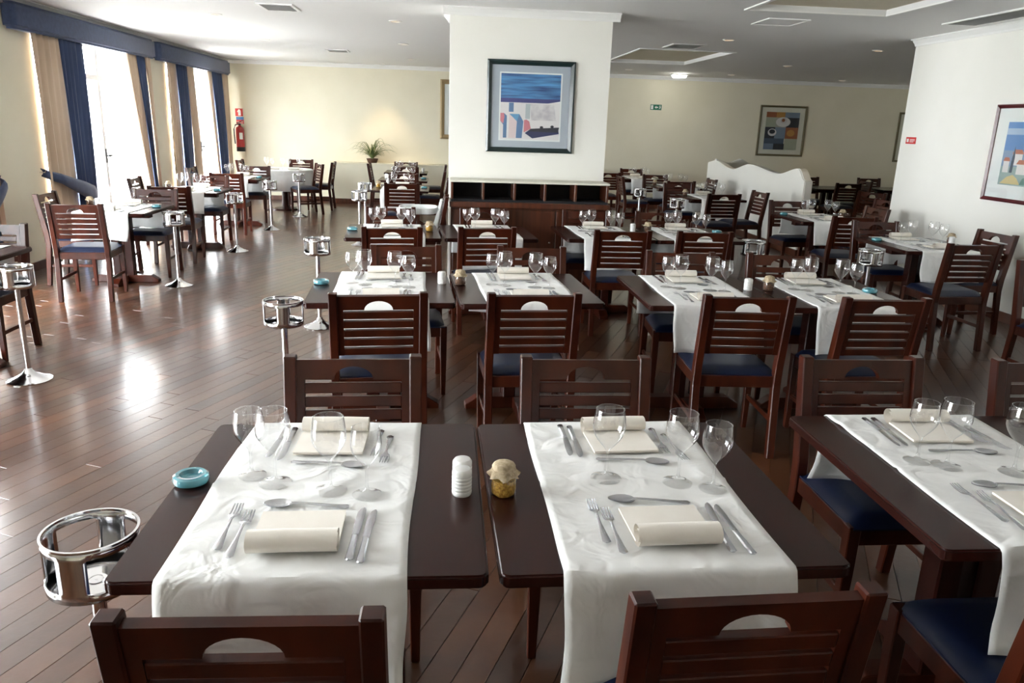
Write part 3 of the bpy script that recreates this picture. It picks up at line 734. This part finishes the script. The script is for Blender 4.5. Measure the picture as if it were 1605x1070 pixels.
# ------------------------------------------------------------------ chairs
S_ = 'mahogany slat back chair with navy seat '
for x, y, h, a, lab in (
 (-.33, 1.13, 'N', -1, 'on near side of the front row left table'), (.565, 1.16, 'N', 2, 'on near side of the front row middle table'), (1.455, 1.26, 'N', 0, 'on near side of the front row right table'),
 (-.315, 2.60, 'S', 2, 'on far side of the front row left table'), (.505, 2.61, 'S', 0, 'on far side of the front row middle table'), (1.55, 2.63, 'S', 0, 'on far side of the front row right table'),
 (2.285, 2.60, 'S', 0, 'with only its left post showing at the right edge, front row'),
 (-.315, 3.63, 'N', 6, 'on near side of the second row table nearest the aisle'), (.44, 3.67, 'N', 3, 'on near side of the second row table left of centre'),
 (-.26, 5.14, 'S', 5, 'on far side of the second row table nearest the aisle'), (.585, 5.18, 'S', 0, 'on far side of the second row table left of centre'),
 (1.53, 3.68, 'N', -3, 'on near side of the second row table right of centre'), (2.25, 3.67, 'N', 1, 'on near side of the second row rightmost table'),
 (1.59, 5.08, 'S', -5, 'on far side of the second row table right of centre'), (2.285, 5.06, 'S', -4, 'on far side of the second row rightmost table'),
 (-.41, 6.02, 'N', 6, 'on near side of the third row table with yellow jar'), (.335, 6.14, 'N', 6, 'on near side of the third row table before the cabinet'),
 (-.52, 7.48, 'S', 4, 'on far side of the third row table with yellow jar'), (.37, 7.52, 'S', 2, 'on far side of the third row table before the cabinet'),
 (1.43, 6.12, 'N', 0, 'on near side of the third row table right of cabinet'), (2.12, 6.15, 'N', 0, 'on near side of the third row rightmost table'),
 (1.38, 7.57, 'S', -3, 'on far side of the third row table right of cabinet'), (2.12, 7.62, 'S', -2, 'on far side of the third row rightmost table'),
 (4.18, 5.75, 'N', 2, 'on near side of the nearer table by right wall'), (4.94, 6.54, 'W', 3, 'between the right wall and the nearer table'), (4.18, 7.23, 'S', -2, 'on far side of the nearer table by right wall'),
 (4.17, 7.60, 'N', -2, 'on near side of the table before the wavy partition'), (4.20, 9.30, 'S', 2, 'on far side of the table before the wavy partition'), (4.98, 8.62, 'W', 2, 'on right side of the table before the wavy partition'),
 (3.67, 10.05, 'N', 6, 'standing before the wavy partition, seen from behind'), (4.40, 10.64, 'W', 4, 'turned sideways against the wavy partition'),
 (4.18, 4.97, 'S', 0, 'cut by the right edge below the red framed picture'),
 (-3.26, 7.15, 'N', 5, 'on near side of the nearest full window table'), (-3.95, 8.08, 'E', 4, 'on window side of the nearest full window table'), (-3.15, 8.80, 'S', 3, 'on far side of the nearest full window table'),
 (-3.12, 9.15, 'N', 3, 'on near side of the second window table'), (-3.93, 10.3, 'E', 4, 'on window side of the second window table'), (-3.2, 11.07, 'S', 2, 'on far side of the second window table'),
 (-3.12, 11.52, 'N', 3, 'on near side of the third window table'), (-3.15, 13.44, 'S', 2, 'on far side of the third window table'), (-3.95, 12.62, 'E', 0, 'on window side of the third window table'),
 (-3.22, 5.80, 'S', 0, 'at the window table cut by the left edge'),
 (-2.28, 14.55, 'W', 25, 'on right of the round clothed table, nearer one'), (-2.12, 15.22, 'W', 0, 'on right of the round clothed table, farther one'), (-2.86, 15.98, 'S', 5, 'behind the round clothed table'), (-3.86, 15.2, 'E', 0, 'between the round clothed table and the far curtain'),
 (-.58, 10.50, 'N', 3, 'on near side of the nearer table behind column'), (-.66, 12.45, 'N', 2, 'on near side of the middle table behind column'), (-.72, 14.28, 'N', 0, 'on near side of the last table before the ledge'),
 (-.01, 13.33, 'W', 0, 'on right side of the middle table behind column'), (.0, 15.2, 'W', 0, 'on right side of the last table before the ledge'), (-1.46, 15.2, 'E', 0, 'on left side of the last table before the ledge'), (-.80, 16.06, 'S', 0, 'on far side of the last table before the ledge'), (.04, 11.5, 'W', 0, 'on right side of the nearer table behind column'),
 (3.60, 11.93, 'S', -4, 'on far side of the nearer table left of partition'), (2.98, 13.3, 'E', 0, 'left of the middle table by the partition'), (3.79, 12.40, 'N', 0, 'on near side of the middle table left of partition'), (3.80, 14.08, 'S', 0, 'on far side of the middle table left of partition'), (4.58, 13.22, 'W', 0, 'between the middle table and the partition'),
 (2.98, 14.3, 'N', 3, 'just right of the column, far back'), (3.80, 15.97, 'S', 0, 'at the very back left of the exit sign'),
 (6.30, 11.10, 'W', 25, 'alone in the dark alcove nearest the right wall'), (6.95, 13.05, 'N', 4, 'near side of the dim alcove table'), (7.72, 13.9, 'W', 0, 'right side of the dim alcove table'), (6.98, 14.72, 'S', 2, 'far side of the dim alcove table'), (8.30, 13.2, 'N', 0, 'near side of the dimmest alcove table'), (8.30, 14.85, 'S', 0, 'far side of the dimmest alcove table'), (5.75, 9.75, 'W', 8, 'just beyond the end of the right wall'),
):
    chair(x, y, h, S_ + lab if len((S_ + lab).split()) <= 16 else 'mahogany chair ' + lab, a)
for x, y, d in ((6.98, 13.87, 'in the dim alcove, left'), (8.30, 14.0, 'in the dim alcove, right')):
    t = thing('dining_table', 'dark bare mahogany table ' + d, 'table', (x, y, 0), 0, 'mahogany dining tables'); spawn(TABLE, t)
for x, y, d, rz in ((-.818, 1.68, 'touching the front row left table', .3), (-.86, 4.10, 'beside the second row table nearest the aisle', .5), (-1.04, 6.37, 'beside the third row table with yellow jar', .2),
 (-2.66, 4.95, 'beside the window table cut by left edge', .4), (-2.69, 7.95, 'beside the nearest full window table', .1), (-2.66, 10.12, 'beside the second window table', .8), (-2.67, 12.2, 'beside the third window table', .3), (-2.55, 13.95, 'before the round clothed table', .6),
 (-1.18, 10.85, 'beside the nearer table left behind column', .2), (-1.25, 12.3, 'beside the middle table left behind column', .9), (3.66, 6.33, 'left of the nearer table by right wall', .2), (3.17, 12.6, 'left of the middle table by the partition', .5), (3.28, 10.85, 'left of the nearer table by the partition', .3), (2.78, 6.75, 'right of the third row rightmost table', .6)):
    stand(x, y, 'chrome wine bucket stand ' + d, rz)

# ------------------------------------------------------------------ round table with floor-length cloth
rt = thing('round_table', 'round table hidden under a long white cloth', 'table', (-3.02, 15.05, 0))
obj('table_top', MB().lathe([(.0005, .72), (.52, .72), (.52, .745), (.0005, .745)], 32).mesh('round_top', 'table_wood'), rt)
obj('pedestal', MB().lathe([(.0005, .0), (.26, .0), (.26, .03), (.06, .06), (.05, .70), (.15, .72)], 20).mesh('pedestal', 'table_wood', smooth=True), rt)
rings = []
for r, z, w in ((.0005, .750, 0), (.3, .750, 0), (.515, .750, 0), (.528, .742, .001), (.535, .70, .006), (.55, .55, .018), (.565, .38, .028)):
    rings.append([((r + w * math.sin(i * 2 * PI / 72 * 13)) * math.cos(2 * PI * i / 72), (r + w * math.sin(i * 2 * PI / 72 * 13)) * math.sin(2 * PI * i / 72), z) for i in range(72)])
cl = obj('tablecloth', MB().loft(rings, True, False).mesh('tablecloth', 'linen', smooth=True), None, (-3.02, 15.05, 0)); solid(cl, .003)
tag(cl, 'long white tablecloth hanging over the round table', 'tablecloth')
for k, (lx, ly, me) in enumerate(((-.28, -.12, GL_L), (-.20, -.02, GL_S), (.02, -.16, GL_L), (.10, -.05, GL_S), (.28, .02, GL_L), (.34, -.12, GL_S))):
    tag(obj('wine_glass', me, None, (-3.02 + lx, 15.05 + ly, .752)), 'wine glass on round clothed table, %s from the left' % ('first', 'second', 'third', 'fourth', 'fifth', 'sixth')[k], 'wine glass', 'wine glasses on the round table')
for k, (lx, ly) in enumerate(((-.1, -.36), (.25, -.30))):
    tag(obj('napkin', NAPKIN, None, (-3.02 + lx, 15.05 + ly, .752)), ('left', 'right')[k] + ' rolled napkin on the round clothed table', 'napkin', 'napkins on the round table')

# ------------------------------------------------------------------ service cabinet against the column
cab = thing('service_cabinet', 'mahogany service cabinet with open pigeonholes against the column', 'cabinet', (0, 0, 0))
x0, x1, yf, yb = .05, 1.62, 7.70, 8.055
obj('cabinet_top', MB().quad_box(x0 - .01, x1 + .01, yf - .01, yb, 1.125, 1.145).mesh('cabinet_top', 'mat_cream', .003), cab)
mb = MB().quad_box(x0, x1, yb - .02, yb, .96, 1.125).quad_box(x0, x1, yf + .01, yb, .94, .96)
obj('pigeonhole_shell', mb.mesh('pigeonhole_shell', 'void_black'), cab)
for dx in (.05, .357, .668, .971, 1.277, 1.597):
    obj('divider', MB().quad_box(dx, dx + .023, yf, yb - .02, .96, 1.125).mesh('divider', 'cabinet_wood', .002), cab)
obj('cabinet_ledge', MB().quad_box(x0 - .012, x1 + .012, yf - .06, yb, .885, .94).mesh('cabinet_ledge', 'cabinet_wood', .006), cab)
obj('cabinet_body', MB().quad_box(x0, x1, yf + .0, yb, .0, .885).mesh('cabinet_body', 'cabinet_wood', .003), cab)
for a, b in ((.07, .58), (.59, 1.09), (1.10, 1.60)):
    d = obj('cabinet_door', MB().quad_box(a, b, yf - .02, yf, .09, .865).mesh('cabinet_door', 'cabinet_wood', .004), cab)
    obj('door_knob', MB().lathe([(.0005, .024), (.010, .022), (.012, .015), (.005, .008), (.005, 0)], 14).mesh('door_knob', 'chrome', smooth=True), d, (b - .05, yf - .02, .55), (PI / 2, 0, 0))

# ------------------------------------------------------------------ wavy partition
def wave_top(y):
    pts = [(10.5, 1.06), (10.74, 1.215), (11.45, 1.10), (12.56, 1.18), (13.38, 1.06), (14.27, 1.165), (14.64, 1.12)]
    for (a, za), (b, zb) in zip(pts, pts[1:]):
        if a <= y <= b:
            t = (y - a) / (b - a); t = t * t * (3 - 2 * t); return za + (zb - za) * t
    return pts[-1][1]
ysamp = [10.5 + i * (14.64 - 10.5) / 60 for i in range(61)]
poly = [(10.5, .10), (14.64, .10)] + [(yy, wave_top(yy)) for yy in reversed(ysamp)]
wp = thing('wavy_partition', 'low cream partition with a wavy top edge', 'partition')
obj('partition_panel', MB().prism(poly, 4.95, 5.07, 'x').mesh('partition_panel', 'column_paint', .012, True, 2), wp)
obj('skirting', MB().quad_box(4.938, 5.082, 10.49, 14.65, 0, .10).mesh('skirting', 'cabinet_wood', .004), wp)
poly = [(5.07, 0), (5.75, 0), (5.75, .95), (5.70, 1.12), (5.55, 1.20), (5.35, 1.12), (5.2, 1.12), (5.07, 1.19)]
obj('return_panel', MB().prism(poly, 14.50, 14.62, 'y').mesh('return_panel', 'column_paint', .012, True, 2), wp)

# ------------------------------------------------------------------ child's high chair
hc = thing('high_chair', 'wooden high chair with white plastic tray beside the cabinet', 'high chair')
for yy in (7.60, 7.90):
    obj('slanted_post', MB().prism([(-.19, 0), (-.145, 0), (.035, .985), (-.005, .985)], yy - .016, yy + .016, 'y').mesh('slanted_post', 'chair_wood', .003), hc)
    obj('front_post', MB().prism([(-.52, 0), (-.48, 0), (-.36, .80), (-.40, .80)], yy - .016, yy + .016, 'y').mesh('front_post', 'chair_wood', .003), hc)
    obj('side_bar', MB().quad_box(-.43, -.09, yy - .012, yy + .012, .52, .56).mesh('side_bar', 'chair_wood', .003), hc)
obj('cross_bar', MB().quad_box(-.015, .02, 7.616, 7.884, .90, .95).mesh('cross_bar', 'chair_wood', .003), hc)
obj('seat_shell', MB().prism([(-.40, .56), (-.10, .56), (-.02, .94), (-.05, .955), (-.14, .62), (-.40, .60)], 7.63, 7.87, 'y').mesh('seat_shell', 'white_plastic', .012, True, 2), hc)
rows = [[((-.27) + .19 * s * math.copysign(abs(math.cos(t)) ** .6, math.cos(t)), 7.75 + .20 * s * math.copysign(abs(math.sin(t)) ** .6, math.sin(t)), z) for t in [2 * PI * i / 32 for i in range(32)]] for s, z in ((.02, .815), (.9, .815), (.97, .82), (1.0, .85), (1.0, .875), (.95, .875), (.93, .845), (.02, .84))]
obj('tray', MB().loft(rows, True, False).mesh('tray', 'white_plastic', smooth=True), hc)

# ------------------------------------------------------------------ pictures and signs
def picture(name, label, cat, loc, rz, w, h, fw, fm, mm, pw, ph, parts, lip=None):
    """stands in the local xz plane facing -y, origin at the centre; parts: (polygon in 0..1, material)"""
    p = thing(name, label, cat, loc, rz)
    mb = MB(); d0, d1 = -.035, 0
    o = [(-w / 2, -h / 2), (w / 2, -h / 2), (w / 2, h / 2), (-w / 2, h / 2)]; i_ = [(x - math.copysign(fw, x), z - math.copysign(fw, z)) for x, z in o]
    mids = [(x - math.copysign(fw * .35, x), z - math.copysign(fw * .35, z)) for x, z in o]
    rings = [[(x, d1, z) for x, z in o], [(x, d0 * .8, z) for x, z in o], [(x, d0, z) for x, z in mids], [(x, d0 * .6, z) for x, z in i_], [(x, d1, z) for x, z in i_]]
    for k in range(4):
        j = (k + 1) % 4; mb.loft([[r[k] for r in rings], [r[j] for r in rings]], True, False)
    obj('picture_frame', mb.mesh('picture_frame', fm), p)
    obj('mount', MB().quad_box(-w / 2 + fw * .8, w / 2 - fw * .8, -.010, -.002, -h / 2 + fw * .8, h / 2 - fw * .8).mesh('mount', mm), p)
    if lip: obj('mount_lip', MB().quad_box(-pw / 2 - .014, pw / 2 + .014, -.0125, -.010, -ph / 2 - .014, ph / 2 + .014).mesh('mount_lip', lip), p)
    mb = MB(); mats = []
    for k, (poly, mt) in enumerate(parts):
        if mt not in mats: mats.append(mt)
        b = len(mb.v); yy = -.0128 - .00008 * k
        mb.v += [(-pw / 2 + u * pw, yy, -ph / 2 + v * ph) for u, v in poly]; mb.f.append(tuple(range(b, b + len(poly)))); mb.m.append(mats.index(mt))
    if parts:
        me = bpy.data.meshes.new('print'); me.from_pydata(mb.v, [], mb.f)
        for mt in mats: me.materials.append(mt)
        me.polygons.foreach_set('material_index', mb.m); me.update(); obj('print', me, p)
    obj('glazing', MB().quad_box(-w / 2 + fw * .9, w / 2 - fw * .9, -.020, -.0185, -h / 2 + fw * .9, h / 2 - fw * .9).mesh('glazing', 'pane_glass'), p)
    return p
def R(a, b, c, d): return [(a, b), (c, b), (c, d), (a, d)]
def disc(cx, cy, rx, ry, n=18): return [(cx + rx * math.cos(2 * PI * i / n), cy + ry * math.sin(2 * PI * i / n)) for i in range(n)]
sand, sea = MATS['art_sand'], MATS['art_sea']
purple, pink, sky_b, navy, ink, white, mid = art('purple', (.06, .06, .22)), art('pink', (.60, .20, .24)), art('lightblue', (.12, .34, .58)), art('navy', (.012, .018, .10)), art('ink', (.01, .012, .03)), art('offwhite', (.74, .70, .70)), art('steel', (.10, .20, .38))
beach = [(R(0, 0, 1, .58), white), (R(0, .60, 1, 1), sea), ([(0, .565), (.8, .565), (1, .60), (1, .63), (0, .63)], purple), ([(.52, .30), (.94, .30), (.90, .55), (.50, .55)], sand), (R(.14, .42, .22, .56), steel_ := mid), (R(.42, .32, .50, .55), art('ladder', (.45, .50, .52))),
 ([(0, .40), (.06, .40), (.11, .36), (.11, .02), (.05, .02), (.05, .22), (0, .28)], mid), ([(0, .28), (.05, .24), (.07, .34), (.06, .40), (0, .40)], pink), ([(.15, .39), (.28, .28), (.26, .02), (.14, .02)], art('palepink', (.72, .58, .58))), ([(.15, .39), (.32, .39), (.39, .28), (.37, .02), (.27, .02), (.28, .28)], mid), ([(.15, .39), (.32, .39), (.28, .28)], sky_b),
 ([(.40, .11), (.52, .17), (.49, .28), (.44, .31), (.40, .30)], pink), ([(.42, .10), (.52, .17), (.98, .20), (1, .10), (.55, .02)], navy), ([(.48, .13), (.52, .17), (1, .20), (.98, .12)], ink), (disc(.70, .195, .03, .02), ink), (disc(.88, .21, .03, .02), ink)]
picture('framed_picture', 'seaside picture in dark green frame on the central column', 'picture', (.84, 8.06, 1.855), 0, .88, .885, .048, 'frame_green', 'mat_grey', .60, .63, beach, 'mat_white')
o1, o2, bl1, bl2, gr = art('rust', (.32, .09, .03)), art('ochre', (.50, .24, .05)), art('greyblue', (.20, .26, .36)), art('slate', (.05, .08, .14)), art('greygreen', (.40, .42, .32))
coffee = [(R(0, .86, .42, 1), o1), (R(.30, .86, .56, 1), o2), (R(.56, .86, 1, 1), bl1), (R(0, .60, .30, .86), gr), (R(.30, .60, .62, .86), art('taupe', (.42, .38, .33))), (R(.62, .60, 1, .86), ink), (R(0, .30, .30, .60), ink), (R(.30, .30, .62, .60), bl1), (R(.62, .30, 1, .60), o1), (R(0, 0, .30, .16), bl1), (R(0, .16, .6, .30), bl2), (R(.30, 0, .62, .16), ink), (R(.62, 0, 1, .30), gr), (disc(.52, .74, .22, .13), white), (disc(.54, .78, .10, .08), sand), (disc(.52, .79, .05, .045), o1), (disc(.22, .46, .13, .10), white), (disc(.22, .48, .09, .06), ink), (disc(.78, .45, .12, .09), o2)]
picture('framed_picture', 'coffee cup picture in olive frame on the dim far wall', 'picture', (7.22, YF, 1.73), 0, 1.04, 1.05, .04, 'frame_olive', 'mat_cream', .74, .78, coffee)
picture('framed_picture', 'gold framed picture half hidden behind the column', 'picture', (.30, YF, 1.94), 0, .86, 1.18, .09, 'frame_gold', 'mat_white', .4, .6, [(R(0, 0, 1, 1), sand), (R(.2, .2, .8, .6), bl1)])
picture('framed_picture', 'olive framed picture cut off by the right wall corner', 'picture', (10.33, YF, 1.68), 0, 1.0, 1.05, .04, 'frame_olive', 'mat_cream', .7, .75, [(R(0, 0, 1, 1), gr), (R(.1, .1, .5, .6), o1), (R(.5, .4, .9, .9), bl2)])
roof, tree, sun_, sea2 = art('roof', (.50, .16, .10)), art('cypress', (.04, .07, .12)), art('straw', (.62, .50, .24)), art('skyblue', (.10, .25, .55))
village = [(R(0, .55, 1, 1), sea2), (R(0, .80, 1, .90), art('haze', (.38, .50, .66))), (R(0, .30, 1, .55), art('hill', (.20, .30, .46))), (R(0, 0, 1, .30), art('garden', (.30, .40, .40))), (R(.06, .20, .22, .38), white), ([(.04, .38), (.24, .38), (.20, .44), (.08, .44)], roof), (R(.28, .32, .55, .50), white), ([(.26, .50), (.58, .50), (.52, .57), (.32, .57)], roof), (R(.45, .18, .75, .34), white), ([(.42, .34), (.78, .34), (.72, .41), (.48, .41)], roof), (R(.62, .40, .9, .56), white), ([(.6, .56), (.93, .56), (.86, .63), (.66, .63)], roof), ([(.26, .20), (.34, .20), (.35, .45), (.315, .63), (.28, .45)], tree), ([(.05, .02), (.62, .02), (.50, .12), (.38, .17), (.22, .13)], sun_), ([(.60, .02), (.98, .02), (.95, .14), (.80, .18), (.66, .12)], art('bush', (.12, .25, .22)))]
picture('framed_picture', 'village picture in maroon frame on the right wall', 'picture', (XR, 6.97, 1.565), PI / 2 * -1, .86, .90, .035, 'frame_maroon', 'mat_white', .48, .58, village)
def sign(label, loc, rz, w, h, mat_, marks):
    s = thing('wall_sign', label, 'sign', loc, rz)
    obj('sign_plate', MB().quad_box(-w / 2, w / 2, -.006, 0, -h / 2, h / 2).mesh('sign_plate', mat_), s)
    for poly, mt in marks:
        obj('pictogram', MB().prism([(u * w - w / 2, v * h - h / 2) for u, v in poly], -.0075, -.006, 'y').mesh('pictogram', mt), s)
sign('green exit sign with white arrow on the far wall', (4.42, YF, 2.13), 0, .24, .11, 'sign_green', [(R(.05, .12, .25, .88), 'sign_white'), ([(.38, .5), (.54, .78), (.54, .6), (.70, .6), (.70, .4), (.54, .4), (.54, .22)], 'sign_white'), ([(.76, .15), (.83, .45), (.79, .7), (.88, .74), (.95, .5), (.88, .4), (.94, .15), (.86, .32)], 'sign_white'), (disc(.86, .84, .035, .08, 10), 'sign_white')])
sign('red square extinguisher sign on the far wall', (-4.20, YF, 1.745), 0, .15, .15, 'sign_red', [([(.38, .1), (.72, .1), (.72, .72), (.6, .9), (.45, .9), (.25, .6), (.3, .5), (.38, .62)], 'sign_white')])
sign('blue and red instruction sign above the extinguisher', (-4.19, YF, 1.59), 0, .15, .14, 'sign_red', [(R(0, .58, 1, 1), 'sign_blue'), (R(.08, .1, .92, .16), 'sign_white'), (R(.08, .3, .92, .36), 'sign_white')])
sign('small red safety sign on the right wall', (XR, 8.79, 1.65), -PI / 2, .19, .075, 'sign_red', [(R(.1, .25, .3, .75), 'sign_white'), (R(.42, .62, .92, .70), 'sign_white'), (R(.42, .44, .92, .52), 'sign_white'), (R(.42, .26, .8, .34), 'sign_white')])
fe = thing('fire_extinguisher', 'red fire extinguisher hanging in the far left corner', 'fire extinguisher', (-4.18, YF - .10, .98))
obj('cylinder', MB().lathe([(.0005, .06), (.075, .06), (.082, .08), (.082, .42), (.07, .47), (.03, .495), (.025, .52), (.0005, .52)], 24).mesh('cylinder', 'red_paint', smooth=True), fe)
obj('foot_skirt', MB().lathe([(.0005, 0), (.083, 0), (.085, .01), (.085, .085), (.08, .09)], 24).mesh('foot_skirt', 'black_plastic', smooth=True), fe)
obj('valve', MB().quad_box(-.02, .02, -.03, .03, .515, .55).prism([(-.06, .55), (.07, .60), (.07, .615), (-.06, .565)], -.012, .012, 'y').mesh('valve', 'black_plastic', .003), fe)
obj('hose', MB().tube([(-.02, 0, .535), (-.08, -.02, .52), (-.11, -.03, .44), (-.105, -.04, .30), (-.095, -.045, .15)], .012, 8).mesh('hose', 'black_plastic', smooth=True), fe)
mb = MB()
for k in range(6):
    a0 = -PI / 2 + .05 + k * .16; mb.v += [(.0828 * math.cos(a0), .0828 * math.sin(a0), .24), (.0828 * math.cos(a0), .0828 * math.sin(a0), .37)]
for k in range(5): mb.f.append((2 * k, 2 * k + 2, 2 * k + 3, 2 * k + 1)); mb.m.append(0)
obj('instruction_label', mb.mesh('instruction_label', 'sign_white'), fe)
obj('bracket', MB().quad_box(-.03, .03, .08, .10, .30, .36).mesh('bracket', 'black_plastic'), fe)

# ------------------------------------------------------------------ plant on the ledge
pl = thing('potted_plant', 'arching grassy plant in low pot on the far ledge', 'plant', (-1.52, 16.57, .83))
obj('pot', MB().lathe([(.0005, 0), (.09, 0), (.12, .08), (.125, .085), (.11, .085), (.09, .06), (.0005, .06)], 24).mesh('pot', 'terracotta', smooth=True), pl)
random.seed(21)
for k in range(84):
    a = random.uniform(0, 2 * PI); ln = random.uniform(.42, .85); up = random.uniform(.8, 1.5); rows = []
    if math.sin(a) > .2: ln *= .45
    w = random.uniform(.009, .015)
    for i in range(9):
        t = i / 8; rr = ln * t * .8; zz = .07 + ln * up * (t * 1.15 - t * t * .95)
        cx, cy = rr * math.cos(a), rr * math.sin(a) * .6; ww = w * (1 - t) ** .6
        rows.append([(cx - math.sin(a) * ww, cy + math.cos(a) * ww, zz), (cx, cy, zz - ww * .5), (cx + math.sin(a) * ww, cy - math.cos(a) * ww, zz)])
    obj('leaf', MB().grid(rows).mesh('leaf', 'leaf', smooth=True), pl)

# ------------------------------------------------------------------ ceiling fittings
TRIM = MB().lathe([(.075, 0), (.075, -.006), (.055, -.010), (.048, -.002), (.048, .012)], 24).mesh('lamp_trim', 'moulding_white', smooth=True)
BULB = MB().lathe([(.0005, -.001), (.03, -.001), (.047, .004)], 20).mesh('lamp_bulb', 'lamp_glow', smooth=True)
spots = ((-2.57, 9.48), (-2.65, 12.27), (-.58, 9.4), (-.63, 12.07), (-.64, 14.92), (-1.27, 16.2), (3.42, 9.78), (5.61, 13.07), (8.0, 15.9), (5.59, 10.25), (3.46, 15.3), (5.58, 15.6))
for k, (x, y) in enumerate(spots):
    where = ('nearest the window pelmets', 'above the second window table', 'nearest left of the column', 'halfway along left of the column', 'third in line left of the column', 'closest to the far wall, lighting it', 'right of the column, before the recess', 'in the middle of the alcove ceiling', 'by the picture on the dim wall', 'nearest the end of the right wall', 'just right of the column by far wall', 'right of the emergency light')[k]
    t = thing('ceiling_downlight', 'small round recessed downlight ' + where, 'ceiling light', (x, y, CEIL), 0, 'recessed downlights')
    obj('lamp_trim', TRIM, t); obj('lamp_bulb', BULB, t)
    ld = bpy.data.lights.new('downlight_beam', 'SPOT'); ld.energy = 30 if k == 5 else 6; ld.color = (1.0, .72, .40); ld.spot_size = math.radians(75); ld.spot_blend = .6; ld.shadow_soft_size = .03
    lo = bpy.data.objects.new('downlight_beam', ld); COL.objects.link(lo); lo.parent = t; lo.location = (0, 0, -.012)
em = thing('emergency_light', 'bright white emergency light fitting on the back ceiling', 'ceiling light', (4.62, 15.9, CEIL))
obj('housing', MB().quad_box(-.17, .17, -.06, .06, -.03, 0).mesh('housing', 'moulding_white', .006), em)
obj('diffuser', MB().prism([(-.15, -.03), (.15, -.03), (.12, -.075), (-.12, -.075)], -.05, .05, 'y').mesh('diffuser', 'fitting_glow', .01), em)
def vent(x, y, w, d, label):
    v = thing('air_vent', label, 'air vent', (x, y, CEIL), 0, 'ceiling air vents'); e = .03
    mb = MB().quad_box(-w / 2, w / 2, -d / 2, -d / 2 + e, -.012, 0).quad_box(-w / 2, w / 2, d / 2 - e, d / 2, -.012, 0).quad_box(-w / 2, -w / 2 + e, -d / 2 + e, d / 2 - e, -.012, 0).quad_box(w / 2 - e, w / 2, -d / 2 + e, d / 2 - e, -.012, 0)
    obj('vent_frame', mb.mesh('vent_frame', 'moulding_white'), v)
    obj('vent_backing', MB().quad_box(-w / 2 + e, w / 2 - e, -d / 2 + e, d / 2 - e, -.002, 0).mesh('vent_backing', 'vent_grey'), v)
    n = int((d - 2 * e) / .035)
    sl = MB().prism([(-.011, -.012), (-.008, -.012), (.011, -.003), (.008, -.003)], -w / 2 + e, w / 2 - e, 'x').mesh('vent_slat', 'moulding_white')
    for i in range(n): obj('vent_slat', sl, v, (0, -d / 2 + e + (i + .5) * (d - 2 * e) / n, 0))
vent(-1.71, 8.65, .36, .50, 'slatted air vent at the top left of the ceiling')
vent(3.14, 10.70, .45, .55, 'slatted air vent just before the beige recess')
vent(-1.78, 13.63, .36, .40, 'small slatted air vent above the far left wall')
vent(4.98, 7.10, .36, 1.2, 'long slatted air vent at the top right corner')
hx, hy = 3.33, 8.07
ht = thing('access_hatch', 'square white access hatch flush in the ceiling', 'hatch', (hx, hy, CEIL))
obj('hatch_panel', MB().quad_box(-.19, .19, -.22, .22, -.006, 0).mesh('hatch_panel', 'ceiling_paint', .002), ht)
obj('hatch_rim', MB().quad_box(-.21, .21, -.24, -.225, -.010, 0).quad_box(-.21, .21, .225, .24, -.010, 0).quad_box(-.21, -.195, -.225, .225, -.010, 0).quad_box(.195, .21, -.225, .225, -.010, 0).mesh('hatch_rim', 'moulding_white'), ht)
